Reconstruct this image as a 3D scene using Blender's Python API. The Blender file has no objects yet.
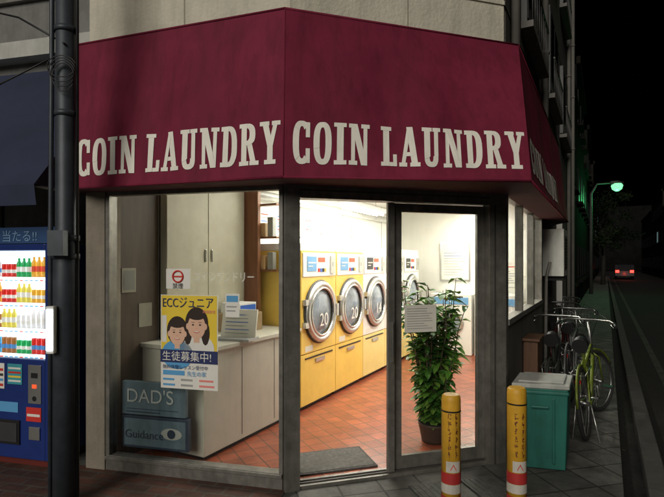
import bpy, bmesh, math, random
from mathutils import Vector, Matrix
random.seed(7)
scene=bpy.context.scene
# ---------------------------------------------------------------- materials
MC={}
def M(name,c,r=.6,m=0.,var=.12,scale=6.,bump=0.,bscale=80.,emit=0.,ecol=None,spec=.5,dirt=0.,stretch=None,samp=False,dstr=(3.5,3.5,.5)):
    if name in MC: return MC[name]
    mt=bpy.data.materials.new(name); mt.use_nodes=True
    nt=mt.node_tree; N=nt.nodes; L=nt.links
    b=N['Principled BSDF']
    b.inputs['Roughness'].default_value=r; b.inputs['Metallic'].default_value=m
    b.inputs['Specular IOR Level'].default_value=spec
    tc=N.new('ShaderNodeTexCoord'); mp=N.new('ShaderNodeMapping'); L.new(tc.outputs['Object'],mp.inputs[0])
    if stretch: mp.inputs['Scale'].default_value=stretch
    no=N.new('ShaderNodeTexNoise'); no.inputs['Scale'].default_value=scale; no.inputs['Detail'].default_value=5
    no.inputs['Roughness'].default_value=.62
    L.new(mp.outputs[0],no.inputs['Vector'])
    mr=N.new('ShaderNodeMapRange'); mr.inputs[1].default_value=.3; mr.inputs[2].default_value=.7
    L.new(no.outputs['Fac'],mr.inputs[0])
    mx=N.new('ShaderNodeMix'); mx.data_type='RGBA'
    mx.inputs[6].default_value=(*[x*(1-var) for x in c],1); mx.inputs[7].default_value=(*[min(1,x*(1+var)) for x in c],1)
    L.new(mr.outputs[0],mx.inputs[0])
    out=mx.outputs[2]
    if dirt>0:
        n2=N.new('ShaderNodeTexNoise'); n2.inputs['Scale'].default_value=2.2; n2.inputs['Detail'].default_value=8; n2.inputs['Roughness'].default_value=.7
        mp2=N.new('ShaderNodeMapping'); mp2.inputs['Scale'].default_value=dstr; L.new(tc.outputs['Object'],mp2.inputs[0]); L.new(mp2.outputs[0],n2.inputs['Vector'])
        r2=N.new('ShaderNodeMapRange'); r2.inputs[1].default_value=.45; r2.inputs[2].default_value=.75; r2.inputs[4].default_value=dirt
        L.new(n2.outputs['Fac'],r2.inputs[0])
        m2=N.new('ShaderNodeMix'); m2.data_type='RGBA'; m2.inputs[7].default_value=(c[0]*.25,c[1]*.3,c[2]*.25,1)
        L.new(out,m2.inputs[6]); L.new(r2.outputs[0],m2.inputs[0]); out=m2.outputs[2]
    L.new(out,b.inputs['Base Color'])
    if bump>0:
        nb=N.new('ShaderNodeTexNoise'); nb.inputs['Scale'].default_value=bscale; nb.inputs['Detail'].default_value=4
        L.new(mp.outputs[0],nb.inputs['Vector'])
        bp=N.new('ShaderNodeBump'); bp.inputs['Strength'].default_value=bump; bp.inputs['Distance'].default_value=.02
        L.new(nb.outputs['Fac'],bp.inputs['Height']); L.new(bp.outputs[0],b.inputs['Normal'])
    if emit>0:
        b.inputs['Emission Color'].default_value=(*(ecol or c),1); b.inputs['Emission Strength'].default_value=emit
        if not samp: mt.cycles.emission_sampling='NONE'
    MC[name]=mt; return mt
def brickmat(name,c1,c2,mortar,bw,rh,ms,rot,r=.5,offset=.5,bump=.4,dirt=.5,spec=.5):
    mt=bpy.data.materials.new(name); mt.use_nodes=True
    nt=mt.node_tree; N=nt.nodes; L=nt.links; b=N['Principled BSDF']
    b.inputs['Roughness'].default_value=r; b.inputs['Specular IOR Level'].default_value=spec
    tc=N.new('ShaderNodeTexCoord'); mp=N.new('ShaderNodeMapping'); mp.inputs['Rotation'].default_value=(0,0,rot)
    L.new(tc.outputs['Object'],mp.inputs[0])
    br=N.new('ShaderNodeTexBrick'); br.offset=offset
    br.inputs['Scale'].default_value=1; br.inputs['Brick Width'].default_value=bw; br.inputs['Row Height'].default_value=rh
    br.inputs['Mortar Size'].default_value=ms; br.inputs['Mortar Smooth'].default_value=.2; br.inputs['Bias'].default_value=0
    br.inputs['Color1'].default_value=(*c1,1); br.inputs['Color2'].default_value=(*c2,1); br.inputs['Mortar'].default_value=(*mortar,1)
    L.new(mp.outputs[0],br.inputs['Vector'])
    no=N.new('ShaderNodeTexNoise'); no.inputs['Scale'].default_value=5; no.inputs['Detail'].default_value=9; no.inputs['Roughness'].default_value=.7
    L.new(tc.outputs['Object'],no.inputs['Vector'])
    mr=N.new('ShaderNodeMapRange'); mr.inputs[1].default_value=.35; mr.inputs[2].default_value=.7; mr.inputs[3].default_value=1.1; mr.inputs[4].default_value=1-dirt
    L.new(no.outputs['Fac'],mr.inputs[0])
    mx=N.new('ShaderNodeMix'); mx.data_type='RGBA'; mx.blend_type='MULTIPLY'; mx.inputs[0].default_value=1
    L.new(br.outputs['Color'],mx.inputs[6]); L.new(mr.outputs[0],mx.inputs[7]); L.new(mx.outputs[2],b.inputs['Base Color'])
    bp=N.new('ShaderNodeBump'); bp.invert=True; bp.inputs['Strength'].default_value=bump; bp.inputs['Distance'].default_value=.006
    L.new(br.outputs['Fac'],bp.inputs['Height'])
    nb=N.new('ShaderNodeTexNoise'); nb.inputs['Scale'].default_value=60; L.new(tc.outputs['Object'],nb.inputs['Vector'])
    b2=N.new('ShaderNodeBump'); b2.inputs['Strength'].default_value=.25; b2.inputs['Distance'].default_value=.006
    L.new(nb.outputs['Fac'],b2.inputs['Height']); L.new(bp.outputs[0],b2.inputs['Normal']); L.new(b2.outputs[0],b.inputs['Normal'])
    return mt
def glassmat(name,tint=(.93,.95,.94),base=.06):
    mt=bpy.data.materials.new(name); mt.use_nodes=True
    nt=mt.node_tree; N=nt.nodes; L=nt.links; N.remove(N['Principled BSDF'])
    o=N['Material Output']; t=N.new('ShaderNodeBsdfTransparent'); t.inputs[0].default_value=(*tint,1)
    g=N.new('ShaderNodeBsdfGlossy'); g.inputs['Roughness'].default_value=.03
    lw=N.new('ShaderNodeLayerWeight'); p=N.new('ShaderNodeMath'); p.operation='POWER'; p.inputs[1].default_value=4
    lw.inputs[0].default_value=.5
    L.new(lw.outputs['Facing'],p.inputs[0])
    ma=N.new('ShaderNodeMath'); ma.operation='MULTIPLY_ADD'; ma.inputs[1].default_value=.85; ma.inputs[2].default_value=base
    L.new(p.outputs[0],ma.inputs[0])
    mx=N.new('ShaderNodeMixShader'); L.new(ma.outputs[0],mx.inputs[0]); L.new(t.outputs[0],mx.inputs[1]); L.new(g.outputs[0],mx.inputs[2])
    L.new(mx.outputs[0],o.inputs[0]); return mt
GLASS=glassmat('window_glass')
GLASSD=glassmat('tinted_window_glass',(.78,.80,.77),.06)
# ---------------------------------------------------------------- geometry helpers
class Fr:
    def __init__(s,o,X,Y=None):
        s.o=Vector((o[0],o[1],o[2] if len(o)>2 else 0)); s.X=Vector((X[0],X[1],0)).normalized()
        s.Y=Vector((Y[0],Y[1],0)).normalized() if Y is not None else Vector((-s.X.y,s.X.x,0)); s.Z=Vector((0,0,1))
    def p(s,u,w,z): return s.o+s.X*u+s.Y*w+s.Z*z
W=Fr((0,0),(1,0),(0,1))
class MB:
    def __init__(s): s.v=[];s.f=[];s.m=[];s.sm=[];s.mats=[]
    def mi(s,m):
        if m not in s.mats: s.mats.append(m)
        return s.mats.index(m)
    def face(s,pts,m,smooth=False):
        i=len(s.v); s.v+=[tuple(p) for p in pts]; s.f.append(tuple(range(i,i+len(pts)))); s.m.append(s.mi(m)); s.sm.append(smooth)
    def hexa(s,P,m):
        i=len(s.v); s.v+=[tuple(p) for p in P]; k=s.mi(m)
        for f in ((0,3,2,1),(4,5,6,7),(0,1,5,4),(1,2,6,5),(2,3,7,6),(3,0,4,7)):
            s.f.append(tuple(i+a for a in f)); s.m.append(k); s.sm.append(False)
    def box(s,fr,u0,u1,w0,w1,z0,z1,m):
        s.hexa([fr.p(u0,w0,z0),fr.p(u1,w0,z0),fr.p(u1,w1,z0),fr.p(u0,w1,z0),fr.p(u0,w0,z1),fr.p(u1,w0,z1),fr.p(u1,w1,z1),fr.p(u0,w1,z1)],m)
    def quad(s,fr,u0,u1,w,z0,z1,m): s.face([fr.p(u0,w,z0),fr.p(u1,w,z0),fr.p(u1,w,z1),fr.p(u0,w,z1)],m)
    def ell(s,fr,u,w,z,ru,rz,m,n=20,a0=0,a1=2*math.pi):
        s.face([fr.p(u+ru*math.cos(a0+(a1-a0)*k/n),w,z+rz*math.sin(a0+(a1-a0)*k/n)) for k in range(n if a1-a0>6.2 else n+1)],m)
    def prism(s,poly,z0,z1,m,top=True):
        n=len(poly); i=len(s.v); k=s.mi(m)
        s.v+=[(p[0],p[1],z0) for p in poly]+[(p[0],p[1],z1) for p in poly]
        for a in range(n):
            b=(a+1)%n; s.f.append((i+a,i+b,i+n+b,i+n+a)); s.m.append(k); s.sm.append(False)
        s.f.append(tuple(i+a for a in range(n))[::-1]); s.m.append(k); s.sm.append(False)
        s.f.append(tuple(i+n+a for a in range(n))); s.m.append(k); s.sm.append(False)
    def tube(s,pts,r,m,n=8,closed=False,cap=True):
        pts=[Vector(p) for p in pts]; c=len(pts); i0=len(s.v); k=s.mi(m)
        rr=r if isinstance(r,(list,tuple)) else [r]*c
        prev=None
        for j,p in enumerate(pts):
            if closed: t=pts[(j+1)%c]-pts[j-1]
            else: t=pts[min(j+1,c-1)]-pts[max(j-1,0)]
            t.normalize()
            if prev is None:
                a=Vector((0,0,1)) if abs(t.z)<.9 else Vector((1,0,0)); x=t.cross(a).normalized()
            else: x=(prev-t*prev.dot(t)).normalized()
            prev=x; y=t.cross(x)
            for q in range(n):
                an=2*math.pi*q/n; s.v.append(tuple(p+(x*math.cos(an)+y*math.sin(an))*rr[j]))
        for j in range(c if closed else c-1):
            a=i0+j*n; b=i0+((j+1)%c)*n
            for q in range(n):
                s.f.append((a+q,a+(q+1)%n,b+(q+1)%n,b+q)); s.m.append(k); s.sm.append(True)
        if cap and not closed:
            s.f.append(tuple(i0+q for q in range(n))[::-1]); s.m.append(k); s.sm.append(False)
            s.f.append(tuple(i0+(c-1)*n+q for q in range(n))); s.m.append(k); s.sm.append(False)
    def ring(s,fr,u,w,z,R,r,m,seg=28,n=8,ry=None):
        ry=ry or R
        s.tube([fr.p(u+R*math.cos(2*math.pi*k/seg),w,z+ry*math.sin(2*math.pi*k/seg)) for k in range(seg)],r,m,n,closed=True)
    def make(s,name,parent=None,bevel=0,recalc=True):
        me=bpy.data.meshes.new(name); me.from_pydata(s.v,[],s.f)
        for m in s.mats: me.materials.append(m)
        for p,k,sm in zip(me.polygons,s.m,s.sm): p.material_index=k; p.use_smooth=sm
        if recalc:
            bm=bmesh.new(); bm.from_mesh(me); bmesh.ops.recalc_face_normals(bm,faces=bm.faces); bm.to_mesh(me); bm.free()
        ob=bpy.data.objects.new(name,me); scene.collection.objects.link(ob)
        if parent: ob.parent=parent
        if bevel>0:
            b=ob.modifiers.new('bev','BEVEL'); b.width=bevel; b.segments=2; b.limit_method='ANGLE'; b.angle_limit=math.radians(50)
        return ob
def empty(name):
    e=bpy.data.objects.new(name,None); scene.collection.objects.link(e); return e
def text(s,pos,X,size,m,parent,name,Zd=(0,0,1),align='LEFT',sx=1.,ex=0):
    cu=bpy.data.curves.new(name,'FONT'); cu.body=s; cu.size=size; cu.align_x=align; cu.extrude=ex
    ob=bpy.data.objects.new(name,cu); scene.collection.objects.link(ob)
    X=Vector((X[0],X[1],0)).normalized(); Z=Vector(Zd).normalized(); Nn=X.cross(Z)
    mt=Matrix((( X.x*sx,Z.x,Nn.x,pos[0]),(X.y*sx,Z.y,Nn.y,pos[1]),(X.z*sx,Z.z,Nn.z,pos[2]),(0,0,0,1)))
    ob.matrix_world=mt; cu.materials.append(m); ob.parent=parent; return ob
# ---------------------------------------------------------------- frames
Bp=(-.295,3.51); l=(-.970,.243); mdir=(.957,.290); r=(.479,.878)
FL=Fr(Bp,l,(.243,.970)); FM=Fr(Bp,mdir,(-.29,.957))
Rp=(Bp[0]+.957*1.75,Bp[1]+.29*1.75); FR=Fr(Rp,r,(-.878,.479))
Lp=(-1.85,3.9); FI=Fr(Lp,(.4613,.8872),(.8872,-.4613))
FLr=Fr(FL.p(1.65,0,0),(.970,-.243),(.243,.970))
# ---------------------------------------------------------------- materials list
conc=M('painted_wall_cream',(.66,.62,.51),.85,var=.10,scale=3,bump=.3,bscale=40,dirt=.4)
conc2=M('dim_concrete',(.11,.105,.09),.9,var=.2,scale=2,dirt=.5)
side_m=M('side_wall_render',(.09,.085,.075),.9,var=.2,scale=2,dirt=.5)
column_m=M('column_render',(.24,.21,.165),.85,var=.15,bump=.2,dirt=.5)
alu=M('aluminium_frame',(.22,.21,.19),.42,.5,var=.25,scale=12,dirt=.55)
alud=M('frame_dark_gap',(.05,.045,.04),.6)
white=M('interior_white',(.77,.76,.71),.7,var=.05,scale=2,dirt=.08)
counterw=M('counter_white',(.64,.62,.55),.35,var=.05,dirt=.15)
brownp=M('brown_panel',(.075,.05,.032),.5,var=.25,scale=4,stretch=(6,6,.6))
black=M('black_plastic',(.012,.012,.013),.45)
rubber=M('rubber',(.015,.015,.015),.8)
chrome=M('chrome',(.6,.6,.58),.22,.95,var=.05)
tile_in=brickmat('terracotta_floor_tiles',(.40,.10,.048),(.28,.07,.034),(.11,.06,.04),.15,.15,.006,-math.radians(27.5),r=.3,offset=0,dirt=.45)
pave=brickmat('pavement_slabs',(.125,.122,.11),(.08,.079,.072),(.03,.03,.027),.3,.3,.008,-math.radians(14),r=.75,offset=0,dirt=.65)
bricks=brickmat('brick_paving',(.12,.05,.034),(.065,.032,.024),(.09,.077,.063),.21,.105,.009,math.radians(14),r=.75,dirt=.55)
asph=M('asphalt',(.022,.021,.020),.9,var=.3,scale=30,bump=.5,bscale=220,spec=.2)
kerbm=M('kerb_concrete',(.045,.044,.04),.9,bump=.2,dirt=.5)
paintw=M('road_paint',(.06,.058,.052),.8,var=.2,dirt=.9,spec=.1)
awn=M('maroon_canvas',(.195,.019,.047),.75,var=.2,scale=1.6,bump=.12,bscale=4,dirt=.5,spec=.2,dstr=(5,5,.45))
lett=M('letter_paint',(.90,.87,.78),.65,var=.06,dirt=.2)
navy=M('navy_canvas',(.025,.035,.075),.8,var=.2,scale=2)
yel=M('yellow_enamel',(.80,.55,.11),.35,var=.06)
# ---------------------------------------------------------------- ground
g=MB(); g.face([(-300,-60,-.12),(400,-60,-.12),(400,500,-.12),(-300,500,-.12)],asph); g.make('road')
off=.98
e0=FR.p(-9,-off,0); e1=FR.p(60,-off,0)
pv=MB(); pv.prism([(-20,-4),(e0.x,-4),(e0.x,max(e0.y,-3.99)),(e1.x,e1.y),(e1.x-20,e1.y),(-20,30)],-.119,0,pave); pv.make('pavement')
kb=MB()
for k in range(68):
    kb.box(FR,-9+k+.004,-9+k+.996,-off-.14,-off-.002,-.119,.006,kerbm)
kb.make('kerb',bevel=.012)
bp_=MB(); bp_.face([FL.p(.02,-.002,.004),FL.p(2.9,-.002,.004),FL.p(2.9,-.75,.004),FL.p(.02,-.75,.004)],bricks); bp_.make('brick_paving')
dk=M('access_cover_iron',(.07,.07,.066),.6,.3,var=.3,scale=30,bump=.5,bscale=90)
for k,(x,y) in enumerate(((.56,3.50),(.95,3.60))):
    f=Fr((x,y),(.957,.29)); mh=MB()
    mh.box(f,0,.28,-.28,.06,.001,.012,dk)
    for a in range(6): mh.box(f,.02+a*.042,.04+a*.042,-.26,.04,.012,.016,dk)
    mh.make('access_cover',bevel=.003)
rm=MB(); rm.face([FR.p(-9,-off-.45,-.116),FR.p(60,-off-.45,-.116),FR.p(60,-off-.55,-.116),FR.p(-9,-off-.55,-.116)],paintw); rm.make('road_marking')
lt=MB(); lmx=M('dead_leaf',(.10,.07,.03),.8)
for k in range(60):
    c=Vector((random.uniform(-2.0,2.6),0,0)); c.y=3.1+random.random()**.5*.9 if c.x<1.3 else random.uniform(3.6,5.2)
    if c.x<1.35 and c.y>3.35: c.y=random.uniform(3.1,3.4)
    a=random.uniform(0,6.28); s_=random.uniform(.006,.015); d1=Vector((math.cos(a),math.sin(a),0)); d2=Vector((-d1.y,d1.x,0))
    c.z=.009; lt.face([c-d1*s_,c+d2*s_*.5+Vector((0,0,.004)),c+d1*s_,c-d2*s_*.5+Vector((0,0,.003))],lmx)
lt.make('leaf_litter')
# ---------------------------------------------------------------- building
bld=empty('laundromat_building')
up=MB()
BL=FL.p(1.65,0,0); bl=FL.p(1.65,0,0)+FI.X*9.5; br_=FR.p(9,0,0)
poly=[(Bp[0],Bp[1]),(Rp[0],Rp[1]),(br_.x,br_.y),(bl.x,bl.y),(BL.x,BL.y)]
up.prism(poly,2.66,9.2,conc); up.make('upper_storeys',bld)
jt=MB()
jm=M('joint_sealant',(.38,.35,.28),.9)  # seam lines in the facade, a darker tone than the wall
for u in (.82,): jt.box(FL,u,u+.008,-.004,.01,2.7,9.1,jm)
for u in (.9,): jt.box(FM,u,u+.008,-.004,.01,2.7,9.1,jm)
for z in (3.66,5.2,6.8):
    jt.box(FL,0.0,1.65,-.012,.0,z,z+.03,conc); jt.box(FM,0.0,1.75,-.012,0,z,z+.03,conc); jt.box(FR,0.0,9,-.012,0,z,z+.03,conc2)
jt.make('facade_joints',bld)
lw=MB()
lw.box(FL,1.49,1.66,-.03,.16,0,2.655,column_m)
lw.box(FL,0.0,1.49,.0,.10,2.2,2.655,column_m)
lw.box(FM,0.005,1.745,.0,.10,2.2,2.655,column_m)
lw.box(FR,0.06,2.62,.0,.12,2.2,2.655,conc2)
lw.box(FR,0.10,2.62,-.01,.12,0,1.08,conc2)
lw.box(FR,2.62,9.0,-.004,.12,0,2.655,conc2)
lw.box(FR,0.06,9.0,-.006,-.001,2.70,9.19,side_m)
a=FL.p(1.62,.16,0)
lw.box(Fr((a.x,a.y),(.4613,.8872),(.8872,-.4613)),.0,9.0,-.06,-.01,0,2.655,conc2)
lw.make('ground_floor_walls',bld,bevel=.006)
rt=MB(); wf=M('sash_dull',(.12,.12,.115),.5,.4); dg=M('dark_window_glass',(.02,.022,.025),.12)
pipe=M('drain_pipe',(.20,.19,.17),.6,dirt=.4)
for t,z in ((.9,3.9),(3.2,3.9),(5.6,3.9),(.9,6.2),(3.2,6.2),(5.6,6.2)):
    rt.box(FR,t,t+1.3,-.06,-.007,z,z+1.2,wf); rt.box(FR,t+.06,t+.62,-.065,-.059,z+.06,z+1.14,dg); rt.box(FR,t+.68,t+1.24,-.065,-.059,z+.06,z+1.14,dg)
    rt.box(FR,t-.1,t+1.4,-.13,-.01,z-.10,z-.04,pipe)
    for q in range(9): rt.tube([FR.p(t-.08+q*.18,-.12,z-.05),FR.p(t-.08+q*.18,-.12,z+.42)],.007,wf,5)
    rt.tube([FR.p(t-.1,-.12,z+.43),FR.p(t+1.4,-.12,z+.43)],.012,wf,6)
for t in (.22,2.6,7.2,8.7):
    rt.tube([FR.p(t,-.06,.0 if t>5 else 3.4),FR.p(t,-.06,9.2)],.04,pipe,10)
    for z in (4.2,5.4,6.6,7.8): rt.tube([FR.p(t,-.06,z),FR.p(t,-.06,z+.04)],.05,pipe,10)
rt.tube([FR.p(.4,-.05,3.35),FR.p(.4,-.05,9.2)],.012,black,6); rt.tube([FR.p(.5,-.05,3.35),FR.p(.5,-.05,9.2)],.009,pipe,6)
rt.make('side_windows_and_pipes',bld)
ff=MB()
ff.box(FM,-.045,.065,-.035,.06,0.0,2.2,alu)
ff.box(FL,.05,1.49,-.02,.06,.0,.115,alu); ff.box(FL,.05,1.49,-.012,.05,2.11,2.19,alu)
ff.box(FL,1.455,1.49,-.022,.07,.115,2.11,alu); ff.box(FL,.046,.075,-.022,.05,.115,2.11,alu)
ff.box(FL,.05,1.49,-.035,-.021,.085,.11,alu)
ff.box(FM,.066,1.745,-.03,.09,2.05,2.195,alu); ff.box(FM,.066,1.6,-.032,-.029,2.10,2.112,alud)
ff.box(FM,.066,1.6,-.02,.10,.0,.025,alu); ff.box(FM,.07,1.58,.01,.02,.025,.034,alud); ff.box(FM,.07,1.58,.05,.06,.025,.034,alud)
ff.box(FM,1.60,1.75,-.03,.07,.0,2.05,alu)
ff.box(FM,1.64,1.655,-.034,-.029,.0,2.05,alud)
ff.box(FR,.0,.10,-.02,.08,0,2.2,alu)
for t in (.9,1.75,2.57): ff.box(FR,t,t+.05,-.02,.05,1.08,2.2,alu)
ff.box(FR,.1,2.62,-.03,.06,1.08,1.13,alu); ff.box(FR,.1,2.62,-.02,.05,2.14,2.2,alu)
ff.make('shopfront_frame',bld,bevel=.003)
gl=MB()
gl.quad(FL,.075,1.455,.02,.115,2.11,GLASSD); gl.quad(FR,.1,2.57,.02,1.13,2.14,GLASS); gl.make('window_panes',bld)
sd=empty('sliding_door'); d=MB()
d.box(FM,.745,.80,.0,.035,.03,2.045,alu); d.box(FM,.806,.872,.035,.07,.03,2.045,alu); d.box(FM,1.53,1.60,.035,.07,.03,2.045,alu)
d.box(FM,.872,1.53,.035,.07,.03,.13,alu); d.box(FM,.872,1.53,.035,.07,1.98,2.045,alu); d.box(FM,.77,.785,-.03,.0,.85,1.15,chrome)
d.make('door_frame',sd,bevel=.003)
d=MB(); d.quad(FM,.872,1.53,.052,.13,1.98,GLASSD); d.quad(FM,.80,.806,.02,.05,2.0,GLASS); d.make('door_glass',sd)
paper=M('paper',(.72,.70,.62),.8,var=.05); ink=M('ink',(.04,.04,.04),.8); redink=M('red_ink',(.6,.03,.02),.7); blueink=M('blue_ink',(.03,.12,.5),.7); inkg=M('ink_grey',(.35,.35,.34),.8)
n=MB(); n.quad(FM,.90,1.17,.045,1.06,1.27,paper)
for k in range(9):
    n.quad(FM,.92,.92+random.uniform(.12,.22),.043,1.24-k*.019,1.244-k*.019,inkg)
n.make('door_notice')
# interior room
room=MB()
room.face([FM.p(.03,.06,.022),FM.p(1.72,.06,.022),FR.p(5.0,.1,.022),FI.p(6.6,.03,.022),FL.p(1.5,.06,.022)],tile_in)
room.make('tiled_floor',bld)
rw=MB()
rw.face([FM.p(.03,.09,2.6),FM.p(1.72,.09,2.6),FR.p(5.0,.1,2.6),FI.p(6.6,.03,2.6),FL.p(1.5,.09,2.6)],white)
rw.box(FI,.60,6.6,.0,.03,.02,2.6,white)
rw.box(FI,.14,.60,.0,.05,.02,2.6,brownp)  # dark wall section stands in for the dark reflection in the left glass
rw.box(FI,6.55,6.65,-.02,3.0,.02,2.6,white)
rw.box(FR,2.6,5.05,.122,.15,.02,2.6,white)
rw.box(FR,.12,2.6,.122,.15,.02,1.08,white); rw.box(FR,.12,2.6,.122,.15,2.2,2.6,white)
rw.box(FM,.1,1.7,.101,.12,2.2,2.6,white); rw.box(FL,.1,1.45,.101,.12,2.2,2.6,white)
for t in (2.6,4.3,5.9): rw.box(FI,t,t+.012,.03,.034,1.8,2.6,inkg)
rw.tube([FI.p(1.9,.12,2.36),FI.p(6.5,.12,2.36)],.05,M('exhaust_duct',(.6,.6,.58),.4,.6),12)
rw.make('interior_walls',bld)
clo=MB(); wood=M('wood_post',(.22,.09,.04),.5,var=.25,scale=5,stretch=(8,8,.5)); cream=M('closet_cream',(.48,.45,.35),.5,var=.08,dirt=.1)
clo.box(FI,.62,1.15,.05,.13,.92,2.58,cream); clo.box(FI,1.158,1.72,.05,.13,.92,2.58,cream)
clo.box(FI,.62,1.72,.03,.05,.92,2.58,alud)
for t in (1.10,1.19): clo.box(FI,t,t+.012,.13,.145,1.6,1.72,chrome)
clo.make('wall_closet',bevel=.004)
sh=MB(); sh.box(FI,1.73,1.78,.04,.30,.92,2.58,wood); sh.box(FI,1.78,1.86,.04,.06,.92,2.58,brownp)
for z in (1.5,1.85,2.2): sh.box(FI,1.78,1.86,.04,.5,z,z+.02,wood)
for z in (1.52,1.87): 
    for k in range(4): sh.box(FI,1.79,1.855,.08+k*.1,.15+k*.1,z+.001,z+.14+random.random()*.1,M('bottle%d'%k,[(.5,.5,.5),(.2,.3,.45),(.6,.4,.2),(.3,.3,.28)][k],.4))
sh.make('wooden_shelf',bevel=.003)
co=MB()
co.box(FI,.42,1.85,.05,.73,.06,.88,counterw); co.box(FI,.40,1.86,.04,.76,.881,.915,counterw); co.box(FI,.46,1.84,.08,.70,.022,.06,black)
for t in (.9,1.4): co.box(FI,t,t+.006,.728,.733,.1,.86,alud)
co.box(FI,.416,.421,.28,.286,.1,.86,alud)
co.make('counter',bevel=.006)
bx=MB(); grey=M('grey_plastic',(.45,.46,.47),.4)
f=Fr(FI.p(.80,.50,.915),(.95,-.3)); 
bx.box(f,0,.34,0,.2,0,.02,grey); bx.hexa([f.p(0,.12,.02),f.p(.34,.12,.02),f.p(.34,.14,.02),f.p(0,.14,.02),f.p(0,.17,.26),f.p(.34,.17,.26),f.p(.34,.19,.26),f.p(0,.19,.26)],paper)
for k in range(6): bx.face([f.p(.04,.118+.0062*(k+1)-.004,.05+k*.032),f.p(.04+random.uniform(.15,.26),.118+.0062*(k+1)-.004,.05+k*.032),f.p(.26,.118+.0062*(k+1),.056+k*.032),f.p(.04,.118+.0062*(k+1),.056+k*.032)],blueink if k%2 else inkg)
bx.make('counter_notice_stand')
mw=M('detergent_box_white',(.7,.7,.68),.5)
bx=MB(); f=Fr(FI.p(1.25,.15,.916),(.4613,.8872),(.8872,-.4613)); bx.box(f,0,.35,0,.3,0,.18,M('cardboard',(.35,.24,.13),.8)); bx.box(f,.03,.3,.03,.26,.181,.28,mw); bx.quad(f,.04,.29,.2605,.20,.26,blueink); bx.make('detergent_boxes',bevel=.004)
# dryers
mwhite=M('machine_white',(.75,.74,.70),.3,var=.03); drumglass=M('door_glass_dark',(.22,.26,.30),.08,var=.5,scale=4); steel=M('brushed_steel',(.55,.55,.53),.3,.85,var=.08)
palebl=M('icon_blue',(.15,.35,.6),.5); yel2=M('yellow_enamel_pale',(.74,.60,.22),.35,var=.05); gask=M('door_gasket',(.05,.05,.05),.6)
lcd=M('lcd',(.3,.02,.01),.3,emit=1.2,ecol=(1,.1,.03))
T0=1.89
def dryer(t,style):
    p=empty('tumble_dryer'); b=MB(); w1=.74; W_=.79
    up_=yel if style==0 else mwhite
    b.box(FI,t,t+W_,.04,w1,.62,1.72,up_); b.box(FI,t,t+W_,.04,w1-.004,.07,.612,yel if style==0 else yel2)
    b.box(FI,t+.03,t+W_-.03,.08,w1-.05,.022,.07,black)
    b.box(FI,t+.002,t+W_-.002,.05,w1-.01,1.721,1.80,mwhite)
    b.box(FI,t+.02,t+W_-.02,w1,w1+.012,1.44,1.70,mwhite)
    b.make('cabinet',p,bevel=.008)
    b=MB(); c=t+W_/2
    b.ring(FI,c,w1+.012,1.05,.335,.018,gask,36,8)
    b.ring(FI,c,w1+.025,1.05,.305,.035,steel,36,10); b.ring(FI,c,w1+.045,1.05,.262,.016,chrome,36,8)
    for k in range(4):
        ra=.26*(1-k/4); rb=.26*(1-(k+1)/4); 
        for q in range(28):
            a0=2*math.pi*q/28; a1=2*math.pi*(q+1)/28
            def P(rad,a): return FI.p(c+rad*math.cos(a),w1+.012+.05*(1-(rad/.26)**2),1.05+rad*math.sin(a))
            b.face([P(ra,a0),P(ra,a1),P(rb,a1),P(rb,a0)] if rb>0 else [P(ra,a0),P(ra,a1),P(0,0)],drumglass,True)
    b.box(FI,c+.29,c+.345,w1+.02,w1+.07,.98,1.12,chrome)
    for z in (.93,1.17): b.box(FI,c-.37,c-.30,w1+.001,w1+.045,z-.03,z+.03,steel)
    b.box(FI,t+.10,t+.30,w1+.012,w1+.018,1.50,1.66,palebl if style==0 else black)
    b.box(FI,t+.12,t+.28,w1+.018,w1+.019,1.585,1.60,paper); b.box(FI,t+.12,t+.22,w1+.018,w1+.019,1.55,1.56,paper)
    b.box(FI,t+.34,t+.5,w1+.012,w1+.016,1.60,1.65,lcd)
    for q in range(4): b.box(FI,t+.34+q*.05,t+.37+q*.05,w1+.012,w1+.02,1.49,1.53,[redink,blueink,black,yel][q])
    b.box(FI,t+.62,t+.72,w1+.012,w1+.03,1.47,1.67,steel); b.box(FI,t+.66,t+.665,w1+.03,w1+.032,1.55,1.6,black)
    b.box(FI,t+.08,t+W_-.08,w1-.003,w1+.004,.56,.575,black); b.box(FI,t+.3,t+.5,w1-.003,w1+.012,.50,.54,steel)
    b.box(FI,t+.08,t+.24,w1-.003,w1+.002,.64,.70,paper)
    b.make('door_and_controls',p)
    text('20' if style==0 else '14',FI.p(c-.12,w1+.072,.90),FI.X,.2,mwhite,p,'capacity_number')
    return p
for k in range(5): dryer(T0+.80*k,0 if k<2 else 1)
sg=MB(); sg.box(FI,2.0,4.9,.03,.05,1.93,2.24,mwhite)
for k in range(8): 
    sg.quad(FI,2.1+k*.34,2.1+k*.34+.26,.052,1.96,2.2,paper)
    for j in range(5): sg.quad(FI,2.13+k*.34,2.13+k*.34+random.uniform(.1,.2),.054,1.99+j*.04,2.002+j*.04,[inkg,redink,blueink][(k+j)%3])
sg.make('instruction_boards')
FBk=Fr(FI.p(6.55,0,0),(.8872,-.4613),(-.4613,-.8872))
bw=MB(); bw.box(FBk,.95,1.5,.0,.03,1.25,1.95,steel); bw.box(FBk,.98,1.47,.03,.035,1.28,1.92,paper)
for k in range(9): bw.quad(FBk,1.02,1.06+random.uniform(.2,.35),.037,1.36+k*.05,1.368+k*.05,inkg if k<7 else blueink)
bw.box(FBk,1.8,2.5,.0,.02,1.1,1.6,paper); 
for k in range(10): bw.quad(FBk,1.86,1.9+random.uniform(.2,.5),.022,1.15+k*.04,1.165+k*.04,inkg if k<8 else redink)
bw.box(FBk,1.62,1.72,.0,.03,1.5,1.9,mw)
bw.make('wall_notice_board')
wm=MB()
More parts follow.
